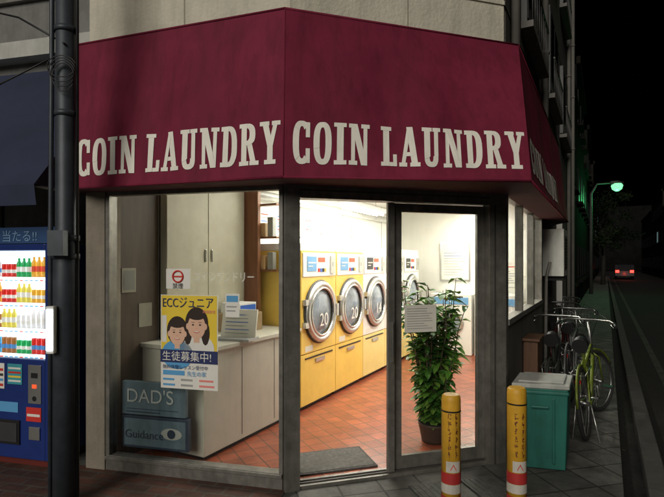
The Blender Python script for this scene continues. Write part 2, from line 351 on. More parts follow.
for k in range(2):
    t=.95+k*.75; wm.box(FBk,t,t+.70,.0,.65,.03,1.05,mwhite); wm.ring(FBk,t+.35,.66,.58,.2,.03,steel); wm.ell(FBk,t+.35,.655,.58,.18,.18,drumglass); wm.box(FBk,t+.05,t+.65,.65,.66,.88,1.0,palebl)
wm.make('washing_machine',bevel=.008)
tubeM=M('fluorescent_tube',(1,1,1),.4,emit=14,ecol=(1,.98,.90))
for k,(t,w,en,zz) in enumerate(((1.3,1.3,11,2.54),(1.95,.80,26,2.54),(3.45,.50,32,2.36),(1.9,2.1,18,2.54),(3.6,2.1,30,2.54),(5.2,1.7,36,2.54))):
    fl=empty('fluorescent_light'); b=MB(); b.box(FI,t,t+1.25,w-.1,w+.1,zz,zz+.055,mwhite)
    if zz<2.5:
        for q in (.2,1.05): b.tube([FI.p(t+q,w,zz+.05),FI.p(t+q,w,2.6)],.008,steel,6)
    b.make('housing',fl,bevel=.006); b=MB()
    for q in (-.05,.05): b.tube([FI.p(t+.03,w+q,zz-.025),FI.p(t+1.22,w+q,zz-.025)],.015,tubeM,10)
    b.make('tubes',fl)
    ld=bpy.data.lights.new('lamp','AREA'); ld.shape='RECTANGLE'; ld.size=1.2; ld.size_y=.18; ld.energy=en*1.15; ld.color=(1,.97,.86)
    lo=bpy.data.objects.new('lamp',ld); scene.collection.objects.link(lo)
    c=FI.p(t+.62,w,zz-.05); lo.matrix_world=Matrix.Translation(c)@Matrix.Rotation(math.atan2(FI.X.y,FI.X.x),4,'Z'); lo.parent=fl
mt_=MB(); matm=M('door_mat',(.13,.125,.12),.95,bump=.8,bscale=300,var=.3,scale=40)
mt_.box(FM,.10,.72,.14,.56,.024,.036,matm); mt_.box(FM,.12,.70,.16,.54,.036,.040,M('door_mat2',(.18,.175,.16),.95,bump=.8,bscale=300,var=.3,scale=40)); mt_.make('door_mat',bevel=.004)
# potted plant
pl=empty('potted_ficus_plant'); b=MB(); px,py=.905,4.42
potm=M('plant_pot',(.07,.045,.035),.6)
b.tube([(px,py,.022),(px,py,.05),(px,py,.17),(px,py,.19)],[.11,.115,.14,.145],potm,20); b.tube([(px,py,.17),(px,py,.193)],[.13,.13],rubber,16); b.make('pot',pl)
b=MB(); bark=M('bark',(.16,.12,.08),.9,bump=.4)
tips=[]
for k in range(46):
    a=random.uniform(0,6.28); h=random.uniform(.25,1.40) if k>12 else random.uniform(1.2,1.47); sp=random.uniform(.08,.29)
    pts=[(px+.03*math.cos(a),py+.03*math.sin(a),.17)]
    for j in range(1,6):
        q=j/5; pts.append((px+sp*math.cos(a)*q**.8+random.uniform(-.015,.015),py+sp*math.sin(a)*q**.8+random.uniform(-.012,.012),.17+(h-.17)*q))
    b.tube(pts,[.010-.0014*j for j in range(6)],bark,6); tips.append(pts)
b.make('stems',pl)
b=MB(); lm=[M('leaf%d'%k,c,.4,var=.25,scale=20) for k,c in enumerate([(.07,.20,.03),(.12,.28,.04),(.04,.12,.02),(.19,.33,.06)])]
def leaf(b,base,dirv,L_,wd,m):
    dirv=dirv.normalized(); side=dirv.cross(Vector((0,0,1))).normalized(); up_=side.cross(dirv); 
    P=[base,base+dirv*L_*.35+side*wd+up_*.01,base+dirv*L_*.75+side*wd*.7-Vector((0,0,L_*.12)),base+dirv*L_-Vector((0,0,L_*.3)),base+dirv*L_*.75-side*wd*.7-Vector((0,0,L_*.12)),base+dirv*L_*.35-side*wd+up_*.01]
    mid=base+dirv*L_*.5-Vector((0,0,L_*.02))-up_*.006
    b.face([P[0],P[1],P[2],mid],m); b.face([P[2],P[3],mid],m); b.face([P[3],P[4],mid],m); b.face([P[4],P[5],P[0],mid],m)
for pts in tips:
    for k in range(30):
        q=random.uniform(.12,1.0)*5; j=min(4,int(q)); fq=q-j
        base=Vector(pts[j]).lerp(Vector(pts[j+1]),fq); a=random.uniform(0,6.28)
        leaf(b,base,Vector((math.cos(a),math.sin(a),random.uniform(-.35,.55))),random.uniform(.08,.15),random.uniform(.025,.042),random.choice(lm))
b.make('foliage',pl,recalc=False)
# ---------------------------------------------------------------- awning
aw=empty('awning')
A0=Vector((-1.89,3.68,2.144)); A1=Vector((-2.0,3.90,3.29)); B0=Vector((-.312,3.20,2.144)); B1=Vector((-.325,3.46,3.355))
C0=Vector((1.34,3.36,2.142)); C1=Vector((1.475,3.965,3.32)); D0=Vector((3.21,6.8,2.144)); D1=Vector((3.36,7.42,3.32))
wA=FL.p(1.75,-.004,0); wB=FM.p(0,-.006,0); wC=FR.p(.0,-.006,0); wD=FR.p(3.9,-.006,0)
b=MB()
def bil(q,s,t): return q[0].lerp(q[1],s).lerp(q[3].lerp(q[2],s),t)
QL=[A0,B0,B1,A1]; QM=[B0,C0,C1,B1]; QR=[C0,D0,D1,C1]
def sag(q,s,t):
    p=bil(q,s,t); nn=(q[1]-q[0]).cross(q[3]-q[0]).normalized()
    k=.016*math.sin(math.pi*s)*math.sin(math.pi*t)*(1+.8*math.sin(s*19))+.005*math.sin(s*41+t*9)*math.sin(math.pi*s)*(1-t)
    return p-nn*k
for q in (QL,QM,QR):
    nx,ny=48,12
    for i in range(nx):
        for j in range(ny): b.face([sag(q,i/nx,j/ny),sag(q,(i+1)/nx,j/ny),sag(q,(i+1)/nx,(j+1)/ny),sag(q,i/nx,(j+1)/ny)],awn,True)
ob=b.make('canvas',aw,recalc=False)
bm=bmesh.new(); bm.from_mesh(ob.data); bmesh.ops.remove_doubles(bm,verts=bm.verts,dist=.0005); bmesh.ops.recalc_face_normals(bm,faces=bm.faces)
for e_ in bm.edges:
    if len(e_.link_faces)==2 and e_.calc_face_angle(0)>.3: e_.smooth=False
bm.to_mesh(ob.data); bm.free()
b=MB()
def down(p,z=2.139): return Vector((p.x,p.y,z))
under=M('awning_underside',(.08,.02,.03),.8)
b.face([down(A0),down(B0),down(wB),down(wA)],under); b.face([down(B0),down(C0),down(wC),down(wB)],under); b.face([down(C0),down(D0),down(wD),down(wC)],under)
b.face([A0,A1,Vector((wA.x,wA.y,3.29)),Vector((wA.x,wA.y,2.14))],awn); b.face([D0,D1,Vector((wD.x,wD.y,3.3)),Vector((wD.x,wD.y,2.14))],awn)
for q in ((A0,B0),(B0,C0),(C0,D0)): b.tube([q[0],q[1]],.009,awn,8)
for q in ((A1,B1),(B1,C1),(C1,D1)): b.tube([q[0],q[1]],.009,awn,8)
for q in ((B0,B1),(C0,C1),(A0,A1)): b.tube([q[0],q[1]],.004,awn,8)
b.make('underside_and_hem',aw)
def sup(cx,cy,rx,ry,a,e=2.6):
    c,s=math.cos(a),math.sin(a)
    return (cx+rx*math.copysign(abs(c)**(2/e),c),cy+ry*math.copysign(abs(s)**(2/e),s))
def rect(x0,y0,x1,y1): return [[(x0,y0),(x1,y0),(x1,y1),(x0,y1)]]
def arc(cx,cy,rx,ry,ix,iy,a0,a1,n=16):
    o=[]
    for k in range(n):
        p=a0+(a1-a0)*k/n; q=a0+(a1-a0)*(k+1)/n; p,q=math.radians(p),math.radians(q)
        o.append([sup(cx,cy,rx,ry,p),sup(cx,cy,rx,ry,q),sup(cx,cy,ix,iy,q),sup(cx,cy,ix,iy,p)])
    return o
S=.10
def glyph(ch):
    if ch=='O': return .46,arc(.23,.5,.23,.51,.075,.38,0,360,32)
    if ch=='C': return .46,arc(.23,.5,.23,.51,.075,.38,48,312,26)+rect(.325,.62,.43,.98)+rect(.325,.02,.43,.36)
    if ch=='I': return .32,rect(.075,0,.245,1)+rect(0,0,.32,S)+rect(0,1-S,.32,1)
    if ch=='L': return .42,rect(.06,0,.22,1)+rect(0,0,.42,S)+rect(0,1-S,.28,1)+rect(.32,.0,.42,.30)
    if ch=='N': return .54,rect(.06,0,.16,1)+rect(.38,0,.48,1)+[[(.06,1),(.22,1),(.48,0),(.32,0)]]+rect(0,0,.22,S)+rect(0,1-S,.17,1)+rect(.32,1-S,.54,1)
    if ch=='U': return .52,rect(.06,.25,.22,1)+rect(.33,.25,.44,1)+arc(.25,.27,.19,.28,.055,.15,180,360,14)+rect(0,1-S,.27,1)+rect(.29,1-S,.50,1)
    if ch=='D': return .48,rect(.06,0,.21,1)+arc(.20,.5,.27,.5,.11,.385,-90,90,16)+rect(0,0,.22,S+.015)+rect(0,1-S-.015,.22,1)
    if ch=='R': return .52,rect(.06,0,.21,1)+arc(.20,.735,.25,.265,.09,.155,-90,90,14)+[[(.22,.50),(.36,.50),(.49,.0),(.34,.0)]]+rect(0,0,.27,S)+rect(.30,0,.55,S)+rect(0,1-S,.22,1)
    if ch=='A': return .54,[[(.05,0),(.15,0),(.31,1),(.21,1)],[(.50,0),(.34,0),(.19,1),(.35,1)]]+rect(.14,.26,.40,.36)+rect(0,0,.21,S)+rect(.29,0,.55,S)
    if ch=='Y': return .54,[[(.05,1),(.21,1),(.35,.42),(.20,.42)],[(.49,1),(.38,1),(.23,.42),(.35,.42)]]+rect(.20,0,.35,.46)+rect(.12,0,.43,S)+rect(-.01,1-S,.25,1)+rect(.32,1-S,.55,1)
def layout(word):
    x=0; o=[]
    for ch in word:
        if ch==' ': x+=.24; continue
        w,ps=glyph(ch)
        for p in ps: o.append([(x+a_,b_) for a_,b_ in p])
        x+=w+.06
    return x-.06,o
def letters(word,q,s0,s1,t0,t1,name):
    w,ps=layout(word); b=MB(); nn=(q[1]-q[0]).cross(q[3]-q[0]).normalized()
    if nn.y>0: nn=-nn
    for i,p in enumerate(ps):
        pts=[]
        for x,y in p:
            s=s0+(s1-s0)*x/w; t=t0+(t1-t0)*y
            pts.append(sag(q,s,t)+nn*(.0035+.0002*(i%9)))
        b.face(pts,lett)
    b.make(name,aw,recalc=False)
letters('COIN LAUNDRY',QL,.012,.985,.075,.32,'lettering')
letters('COIN LAUNDRY',QM,.035,.985,.075,.32,'lettering')
letters('COIN LAUNDRY',QR,.03,.62,.075,.32,'lettering')
# ---------------------------------------------------------------- window posters
pw=lambda n_,c: M(n_,c,.7,var=.04)
pe=empty('language_school_poster'); F=Fr(FL.p(1.03,.012,0),(.970,-.243),(.243,.970))
ylw=pw('poster_yellow',(.85,.62,.05)); pwh=pw('poster_white',(.78,.77,.72)); skin=pw('print_skin',(.75,.47,.33)); hair=pw('print_hair',(.03,.015,.01)); lb=pw('poster_blue',(.10,.35,.65)); pinkp=pw('poster_pink',(.8,.25,.22)); navyp=pw('poster_navy',(.02,.03,.12)); mouth=pw('print_mouth',(.6,.15,.12))
b=MB(); b.box(F,0,.47,0,.002,.655,1.355,pwh); b.quad(F,.006,.464,-.001,.93,1.35,ylw)
def kid(u,z,s_,girl,sh):
    b.ell(F,u,-.003,z-.15*s_,.12*s_,.10*s_,sh,20); b.quad(F,u-.02*s_,u+.02*s_,-.0032,z-.11*s_,z-.04*s_,skin); b.ell(F,u,-.0035,z+.012*s_,.078*s_,.098*s_,hair,24)
    if girl: b.ell(F,u-.06*s_,-.0036,z-.05*s_,.028*s_,.075*s_,hair,12); b.ell(F,u+.06*s_,-.0036,z-.05*s_,.028*s_,.075*s_,hair,12)
    b.ell(F,u,-.0042,z-.01*s_,.060*s_,.078*s_,skin,24); b.ell(F,u-.060*s_,-.0040,z-.01*s_,.012*s_,.02*s_,skin,10); b.ell(F,u+.060*s_,-.0040,z-.01*s_,.012*s_,.02*s_,skin,10)
    b.ell(F,u,-.0046,z+.058*s_,.060*s_,.028*s_,hair,16)
    for q in (-.024,.024): b.ell(F,u+q*s_,-.0048,z,.008*s_,.005*s_,hair,10); b.quad(F,u+q*s_-.011*s_,u+q*s_+.011*s_,-.0048,z+.014*s_,z+.017*s_,hair)
    b.ell(F,u,-.0048,z-.022*s_,.005*s_,.003*s_,pinkp,8); b.ell(F,u,-.0048,z-.040*s_,.022*s_,.011*s_,mouth,14,math.pi,2*math.pi); b.ell(F,u,-.0050,z-.040*s_,.017*s_,.005*s_,pwh,14,math.pi,2*math.pi)
kid(.30,1.135,1.2,True,pwh); kid(.14,1.075,1.1,False,lb)
b.quad(F,.0,.47,-.0055,.85,.945,navyp)
b.quad(F,.01,.05,-.002,1.0,1.2,pwh)
for k in range(6): b.quad(F,.02+(k%3)*.15,.02+(k%3)*.15+random.uniform(.09,.13),-.002,.675+(k//3)*.04,.69+(k//3)*.04,[lb,inkg,pinkp][k%3])
b.quad(F,.02,.2,-.002,.755,.79,lb)
b.make('sheet',pe)
XR=FLr.X
text('ECCジュニア',F.p(.015,-.006,1.265),XR,.092,navyp,pe,'title',sx=.78); text('生徒募集中!',F.p(.015,-.009,.870),XR,.078,pwh,pe,'headline')
text('英語教室',F.p(.35,-.008,1.225),XR,.026,pinkp,pe,'subtitle'); text('無料体験レッスン受付中',F.p(.02,-.008,.805),XR,.034,navyp,pe,'subline'); text('先生の家',F.p(.22,-.008,.757),XR,.04,lb,pe,'subline2')
st=empty('no_smoking_sticker'); b=MB(); F3=Fr(FL.p(.985,.012,0),(.970,-.243),(.243,.970))
b.box(F3,0,.2,0,.002,1.40,1.55,pwh); b.ring(F3,.10,-.004,1.492,.042,.006,redink,20,6); b.box(F3,.06,.14,-.005,-.003,1.487,1.497,redink); b.make('sticker',st); text('禁煙',F3.p(.055,-.006,1.405),XR,.045,ink,st,'word')
st=empty('window_lettering_sticker'); pale=M('pale_letter',(.75,.75,.70),.7)
text('コインランドリー',FL.p(.76,.01,1.46),XR,.085,pale,st,'characters',sx=.72)
b=MB(); F5=Fr(FL.p(.50,.012,0),(.970,-.243),(.243,.970)); b.box(F5,.0,.11,0,.002,1.20,1.37,pwh); b.quad(F5,.01,.10,-.001,1.31,1.355,lb); b.quad(F5,.01,.08,-.001,1.24,1.25,inkg); b.quad(F5,.01,.09,-.001,1.27,1.28,inkg); b.make('window_notice')
ds=empty('barber_signboard'); F4=Fr(FL.p(1.44,.11,0),(.970,-.243),(.243,.970)); bluegr=M('sign_blue_grey',(.15,.22,.28),.6,var=.2,dirt=.5); dbl=M('sign_dark_blue',(.03,.05,.09),.6)
b=MB(); b.box(F4,.0,.56,0,.04,.40,.66,bluegr); b.box(F4,.0,.58,0.0,.05,.14,.39,dbl); b.quad(F4,.02,.56,-.002,.16,.37,bluegr)
b.ell(F4,.44,-.004,.27,.09,.045,M('sign_eye_white',(.5,.52,.5),.6)); b.ell(F4,.44,-.006,.27,.035,.035,dbl)
b.quad(F4,.04,.34,-.003,.42,.428,dbl); b.quad(F4,.04,.5,-.003,.445,.45,dbl)
b.make('panels',ds,bevel=.004)
text("DAD'S",F4.p(.04,-.006,.50),XR,.15,M('sign_pale',(.6,.64,.64),.6),ds,'name'); text('Guidance',F4.p(.03,-.006,.22),XR,.09,dbl,ds,'tagline')
b=MB(); b.box(FI,.20,.34,.05,.065,1.35,1.55,M('frame_beige',(.3,.28,.22),.6)); b.quad(FI,.215,.325,.067,1.37,1.53,M('photo_grey',(.2,.2,.18),.6)); b.box(FI,.38,.52,.05,.055,1.05,1.25,M('leaflet',(.3,.28,.22),.7)); b.make('framed_picture')
# ---------------------------------------------------------------- vending machine
vm=empty('vending_machine'); FV=Fr((-2.17,3.85),l,(.243,.970))
vb=M('vending_blue',(.015,.035,.18),.3,var=.1); b=MB()
b.box(FV,0,1.05,.06,.74,.06,1.74,vb); b.box(FV,0,.05,.0,.06,.06,1.74,vb); b.box(FV,1.0,1.05,.0,.06,.06,1.74,vb); b.box(FV,.05,1.0,.0,.06,1.69,1.74,vb)
b.box(FV,.05,1.0,.0,.06,.06,.84,vb); b.box(FV,.03,1.02,.03,.7,.0,.06,M('vending_base',(.12,.015,.01),.5)); b.make('body',vm,bevel=.006)
b=MB(); bk=M('vending_backlight',(.8,.9,1),.5,emit=2.0,ecol=(.66,.84,1),samp=True); b.box(FV,.05,1.0,.052,.058,.845,1.688,bk)
tubev=M('vending_tube',(1,1,1),.5,emit=3.5,ecol=(.8,.93,1))
cols=[(.02,.35,.10),(.6,.03,.02),(.75,.40,.04),(.03,.12,.5),(.75,.75,.72),(.35,.14,.04),(.1,.45,.7),(.75,.75,.75),(.7,.6,.1)]
for row in range(4):
    z=.895+row*.20
    b.box(FV,.05,1.0,.004,.052,z-.045,z-.012,mwhite); b.box(FV,.05,1.0,.0,.004,z-.042,z-.015,tubev if row%2 else bk)
    kind=0
    for k in range(19):
        if k%3==0: c=random.choice(cols); h=random.choice((.09,.11,.135,.145))
        u=.078+k*.048; cm=M('drink_%d'%cols.index(c),c,.3,emit=.5,ecol=c)
        b.tube([FV.p(u,.026,z-.012),FV.p(u,.026,z+h*.7),FV.p(u,.026,z+h*.85),FV.p(u,.026,z+h)],[.019,.019,.009,.009] if h>.12 else [.018]*4,cm,10)
        b.tube([FV.p(u,.026,z+h*.2),FV.p(u,.026,z+h*.5)],.0196,M('label_%d'%(int(h*1000)%3),[(.8,.8,.75),(.7,.1,.05),(.1,.3,.6)][int(h*1000)%3],.4,emit=.35),10,cap=False)
        b.box(FV,u-.015,u+.015,-.003,.0,z-.042,z-.034,M('price_button',(.1,.3,.5),.4,emit=.8,ecol=(.2,.5,.9)) if k%4 else M('sold_out',(.5,.02,.01),.4,emit=.8,ecol=(1,.1,.05)))
b.make('drink_display',vm)
b=MB()
b.box(FV,.08,.20,-.008,0,.50,.80,steel); b.box(FV,.11,.17,-.012,-.008,.70,.74,black); b.box(FV,.12,.16,-.012,-.008,.62,.65,lcd); b.ell(FV,.14,-.0095,.54,.02,.02,black)
b.box(FV,.26,.40,-.006,0,.64,.80,M('ad_teal',(.05,.35,.4),.5)); b.box(FV,.43,.62,-.006,0,.60,.80,pwh); b.box(FV,.66,.96,-.006,0,.56,.80,M('ad_orange',(.7,.25,.03),.5))
for k in range(4): b.quad(FV,.27,.39,-.0075,.66+k*.033,.675+k*.033,[pwh,ylw,redink,pwh][k]); b.quad(FV,.44,.6,-.0075,.62+k*.04,.64+k*.04,[redink,lb,ink,redink][k])
b.box(FV,.08,.22,-.006,0,.36,.47,redink); b.quad(FV,.09,.21,-.0075,.40,.42,pwh)
b.box(FV,.28,.9,-.012,0,.17,.36,black); b.box(FV,.30,.88,-.018,-.012,.19,.34,M('flap',(.05,.05,.055),.25)); b.box(FV,.09,.19,-.012,0,.22,.32,steel)
b.quad(FV,.30,.95,-.004,.42,.50,lb)
b.make('controls',vm,bevel=.002)
text('つめた〜い',FV.p(.92,-.012,.435),FLr.X,.06,pwh,vm,'label')
sb=empty('prize_sign'); b=MB(); F6=Fr(FV.p(1.05,.1,1.75),(.970,-.243),(.243,.970)); b.box(F6,.0,1.0,0,.02,.0,.13,M('sign_blue',(.015,.06,.17),.5)); b.make('board',sb); text('当たる!! 当たる!!',F6.p(.1,-.004,.022),XR,.10,M('sign_pale_blue',(.18,.32,.5),.5),sb,'characters')
# ---------------------------------------------------------------- neighbour + blue awning
nb=empty('neighbouring_building'); b=MB(); nm=M('grey_render',(.20,.20,.19),.9,var=.15,bump=.2,dirt=.4)
b.box(FL,1.80,9,.85,6,0,9,nm); b.box(FL,1.82,9,.70,.85,3.62,3.78,M('pale_fascia',(.5,.5,.47),.7,dirt=.3)); b.box(FL,3.4,5.2,.83,.849,0,2.2,alud)
for u in (2.3,4.2,6): b.box(FL,u,u+1.2,.82,.849,4.3,5.6,dg); b.box(FL,u-.04,u+1.24,.80,.848,4.24,4.3,alu)
b.make('walls',nb)
na=MB(); q=[FL.p(1.86,-.32,2.17),FL.p(1.90,.80,3.5),FL.p(7,.80,3.5),FL.p(7,-.32,2.17)]
na.face(q,navy); na.face([FL.p(1.86,-.32,2.17),FL.p(1.90,.80,3.5),FL.p(1.86,.80,2.17)],navy); na.face([FL.p(1.86,-.32,2.17),FL.p(7,-.32,2.17),FL.p(7,-.30,2.02),FL.p(1.86,-.30,2.02)],navy)
for u in (1.88,3.5,5.2): na.tube([FL.p(u,-.31,2.16),FL.p(u,.8,2.16)],.012,alu,6)
na.make('navy_awning')
# ---------------------------------------------------------------- utility pole
up_=empty('utility_pole'); b=MB(); X,Y=-1.745,3.28
pm=M('pole_paint',(.06,.07,.085),.5,.3,var=.25,scale=7,dirt=.4)
b.tube([(X,Y,0),(X,Y,1.72),(X,Y,1.76),(X,Y,9)],[.079,.077,.064,.053],pm,24)
for z in (1.62,1.74,2.55,3.1): b.tube([(X,Y,z),(X,Y,z+.035)],.083 if z<2 else .070,pm,24)
b.tube([(X-.085,Y-.03,0),(X-.085,Y-.03,1.7),(X-.075,Y-.03,3.0),(X-.075,Y-.03,9)],.016,pm,8)
b.tube([(X+.08,Y-.01,0),(X+.08,Y-.01,9)],.010,black,8)
b.box(W,X-.05,X+.05,Y-.13,Y-.07,1.64,1.80,pm); b.make('mast',up_)
b=MB()
for k in range(4):
    b.tube([(X+.03+.07*math.cos(a)*(1+.1*k),Y-.09-.008*k,2.78+.02*k+.09*math.sin(a)*(1-.08*k)) for a in [i*.35 for i in range(18)]],.003,black,6)
b.tube([(X-.06,Y-.08,2.9),(X-.6,Y+.1,2.75),(X-1.4,Y+.5,2.95)],.006,black,6); b.tube([(X+.03,Y-.07,3.0),(X-.5,Y+.3,3.35),(X-2,Y+.9,3.9)],.007,black,6)
b.make('cables',up_)
b=MB(); b.box(W,X-.062,X-.012,Y-.125,Y-.082,1.02,1.32,mwhite); b.box(W,X-.058,X-.016,Y-.131,Y-.125,1.04,1.30,M('pole_lamp_glow',(1,1,1),.4,emit=5,ecol=(.8,.9,1),samp=True)); b.make('small_lamp',up_,bevel=.003)
# ---------------------------------------------------------------- bollards
rb=M('bollard_red',(.42,.03,.03),.5,dirt=.5); yb=M('bollard_yellow',(.68,.37,.03),.5,var=.12,dirt=.75,scale=14); wb=M('bollard_white',(.55,.52,.46),.6,dirt=.6); dk_=M('bollard_text',(.12,.02,.015),.6)
for (x,y,h) in ((.762,3.2,.755),(1.182,3.2,.80)):
    e=empty('bollard'); b=MB(); R_=.06
    b.tube([(x,y,0),(x,y,h-.035),(x,y,h-.010),(x,y,h)],[R_,R_,R_*.95,R_*.8],yb,28)
    b.tube([(x,y,0),(x,y,.03)],[.095,.085],kerbm,24)
    b.tube([(x,y,.20),(x,y,.27)],R_+.002,rb,28,cap=False); b.tube([(x,y,.14),(x,y,.198)],R_+.002,wb,28,cap=False)
    b.tube([(x,y,.06),(x,y,.12)],R_+.002,rb,28,cap=False)
    b.tube([(x,y,h-.105),(x,y,h-.095)],R_+.0015,black,28,cap=False)
    def decal(a0,a1,z0,z1,m,o=.0025,tw=0):
        pts=[(x+(R_+o)*math.sin(a0),y-(R_+o)*math.cos(a0),z0),(x+(R_+o)*math.sin(a1),y-(R_+o)*math.cos(a1),z0+tw),(x+(R_+o)*math.sin(a1),y-(R_+o)*math.cos(a1),z1+tw),(x+(R_+o)*math.sin(a0),y-(R_+o)*math.cos(a0),z1)]
        b.face(pts,m)
    for c0 in (-.55,.15):
        for k in range(6):
            z=.37+k*.048
            for j in range(6):
                a_=c0+random.uniform(0,.2); zz=z+random.uniform(0,.032)
                if j%2: decal(a_,a_+random.uniform(.1,.2),zz,zz+.005,dk_,.0025+.0002*j)
                else: decal(a_,a_+.045,zz-.008,zz+.012,dk_,.0025+.0002*j)
    for k in range(6): decal(-.75+k*.25,-.5+k*.25,.275,.345,wb)
    decal(-.3,0,.285,.295,redink,.0035,.035); decal(0,.3,.32,.33,redink,.0035,-.035)
    b.make('post',e)
# ---------------------------------------------------------------- teal box
tb=MB(); teal=M('teal_plastic',(.018,.14,.11),.5,var=.12,dirt=.5); F7=Fr((1.41,3.885),(.965,-.26),(.479,.878)); lidm=M('grey_white_lid',(.42,.43,.40),.6,dirt=.5)
tb.hexa([F7.p(.02,.02,0.01),F7.p(.37,.02,.01),F7.p(.37,.38,.01),F7.p(.02,.38,.01),F7.p(0,0,.63),F7.p(.39,0,.63),F7.p(.39,.40,.63),F7.p(0,.40,.63)],teal)
tb.box(F7,-.012,.402,-.012,.412,.631,.665,lidm); tb.box(F7,.03,.36,.03,.37,.665,.68,lidm); tb.box(F7,-.008,.398,-.009,.41,.585,.61,teal)
tb.box(F7,.13,.26,-.02,0,.48,.5,teal)
for u in (.08,.28): tb.box(F7,u,u+.02,-.004,.01,.06,.56,teal)
tb.make('plastic_storage_bin',bevel=.01)
mb=MB(); mb.box(FR,2.75,3.35,-.26,-.01,1.42,2.02,M('ac_white',(.5,.5,.47),.5,dirt=.3)); mb.box(FR,2.80,3.3,-.265,-.26,1.5,1.94,alu)
for k in range(10): mb.box(FR,2.82,3.28,-.27,-.265,1.53+k*.04,1.545+k*.04,alud)
mb.box(FR,2.85,2.88,-.25,-.01,1.36,1.42,black); mb.box(FR,3.2,3.23,-.25,-.01,1.36,1.42,black); mb.tube([FR.p(2.74,-.1,1.6),FR.p(2.70,-.06,1.4),FR.p(2.70,-.05,.2)],.02,pipe,8); mb.make('air_conditioner_unit',bevel=.006)
wc=MB(); wood2=M('crate_wood',(.12,.055,.028),.6,var=.25,scale=5,stretch=(8,8,.5)); wc.box(FR,.95,1.3,-.15,-.02,.0,.84,wood2); wc.box(FR,.92,1.33,-.17,-.015,.84,.865,wood2)
for z in (.24,.48): wc.box(FR,.97,1.28,-.155,-.149,z,z+.012,alud)
wc.make('wooden_crate',bevel=.004)
# ---------------------------------------------------------------- bicycles
dchrome=M('dull_chrome',(.30,.30,.29),.35,.9,var=.2)
def bicycle(rear,front,col,lean=0.08,steer=.25,basket=True):
    e=empty('bicycle'); rear=Vector((*rear,0)); front=Vector((*front,0)); X_=(front-rear).normalized(); S_=Vector((-X_.y,X_.x,0)); Z_=(Vector((0,0,1))+S_*lean).normalized()
    def P(x,y,z): return rear+X_*x+S_*y+Z_*z
    Rw=.32; wb_=1.04
    fm=M('bike_paint_%s'%col[0],col[1],.35,.2); b=MB()
    def wheel(cx,st=0):
        c,s=math.cos(st),math.sin(st)
        def Q(a,rad,y=0): return P(cx+rad*math.cos(a)*c-y*s,rad*math.cos(a)*s+y*c,Rw+.005+rad*math.sin(a))
        n_=32
        b.tube([Q(2*math.pi*k/n_,Rw-.016) for k in range(n_)],.018,rubber,8,closed=True)
        b.tube([Q(2*math.pi*k/n_,Rw-.040) for k in range(n_)],.009,dchrome,6,closed=True)
        for k in range(24): 
            a=2*math.pi*k/24; b.tube([Q(a+.5,.02,.03*(1 if k%2 else -1)),Q(a,Rw-.04)],.0012,dchrome,4,cap=False)
        b.tube([Q(0,0,-.055),Q(0,0,.055)],.018,dchrome,8)
        b.tube([Q(math.radians(t_),Rw+.018) for t_ in range(-5,190,15)] if cx<.5 else [Q(math.radians(t_),Rw+.018) for t_ in range(25,200,15)],.012,fm,6)
    wheel(0); wheel(wb_,steer)
    bb=P(.44,0,.28); seat=P(.30,0,.62); hd0=P(.90,0,.62); hd1=P(.87,0,.74)
    b.tube([bb,seat,P(.26,0,.80)],.014,fm,8); b.tube([bb,hd0],.018,fm,8); b.tube([seat,hd1],.014,fm,8)
    for y in (-.05,.05):
        b.tube([P(0,y,Rw),P(.40,y*.6,.28)],.009,fm,6); b.tube([P(0,y,Rw),P(.29,y*.4,.60)],.008,fm,6); b.tube([P(wb_,y,Rw),P(.95,y,.60),P(.93,0,.64)],.010,fm,6)
    b.tube([hd0,hd1,P(.84,0,.98)],.014,dchrome,8)
    b.tube([P(.72,-.26,.98),P(.80,-.21,1.0),P(.86,-.1,1.0),P(.87,.1,1.0),P(.80,.21,1.0),P(.72,.26,.98)],.011,dchrome,8)
    for y in (-1,1):
        b.tube([P(.74,.25*y,.985),P(.64,.27*y,.96)],.016,black,8); b.tube([P(.80,.2*y,.985),P(.72,.24*y,.94)],.005,chrome,5)
        b.tube([P(.80,.21*y,1.0),P(.93,.1*y,1.06),P(.93,0,.8)],.003,black,5)
    b.tube([P(.12,0,.82),P(.22,0,.84),P(.36,0,.83),P(.42,0,.825)],[.07,.065,.035,.018],black,12)
    b.ring(Fr(P(.44,.05,0),(X_.x,X_.y)),0,0,.28,.085,.006,steel,20,6)
    b.tube([P(.44,-.07,.28),P(.44,.08,.28)],.014,steel,8); b.tube([P(.44,.08,.28),P(.52,.08,.14)],.008,steel,6); b.tube([P(.44,-.08,.28),P(.36,-.08,.42)],.008,steel,6)
    b.box(Fr(P(.52,.09,0),(X_.x,X_.y)),-.04,.04,0,.08,.125,.15,black); b.box(Fr(P(.36,-.17,0),(X_.x,X_.y)),-.04,.04,0,.08,.41,.43,black)
    b.tube([P(0,-.06,Rw),P(-.08,-.11,.01)],.007,steel,6); b.tube([P(0,.06,Rw),P(-.08,.11,.01)],.007,steel,6)
    b.tube([P(.27,.06,.62),P(-.14,.06,.60)],.006,dchrome,6); b.tube([P(.27,-.06,.62),P(-.14,-.06,.60)],.006,dchrome,6); b.tube([P(-.14,-.06,.60),P(-.14,.06,.60)],.006,dchrome,6); b.tube([P(-.1,.06,.6),P(0,.05,Rw)],.005,dchrome,6)
    b.tube([P(-.16,0,.55),P(-.19,0,.55)],.025,M('reflector',(.5,.01,.01),.2),10)
    b.tube([P(1.0,0,.58),P(1.08,0,.58)],[.025,.035],dchrome,12)
    if basket:
        for z in (.74,.80,.86,.92,.98):
            g_=.13+.03*(z-.74)/.24; b.tube([P(.93,-g_,z),P(.93,g_,z),P(1.17+g_*.1,g_,z),P(1.17+g_*.1,-g_,z)],.003,wf,4,closed=True)
        for k in range(9):
            y=-.13+k*.0325; b.tube([P(1.18,y*1.2,.98),P(1.17,y,.74),P(.93,y,.74),P(.93,y*1.2,.98)],.0022,wf,4)
    b.make('frame_and_wheels',e)
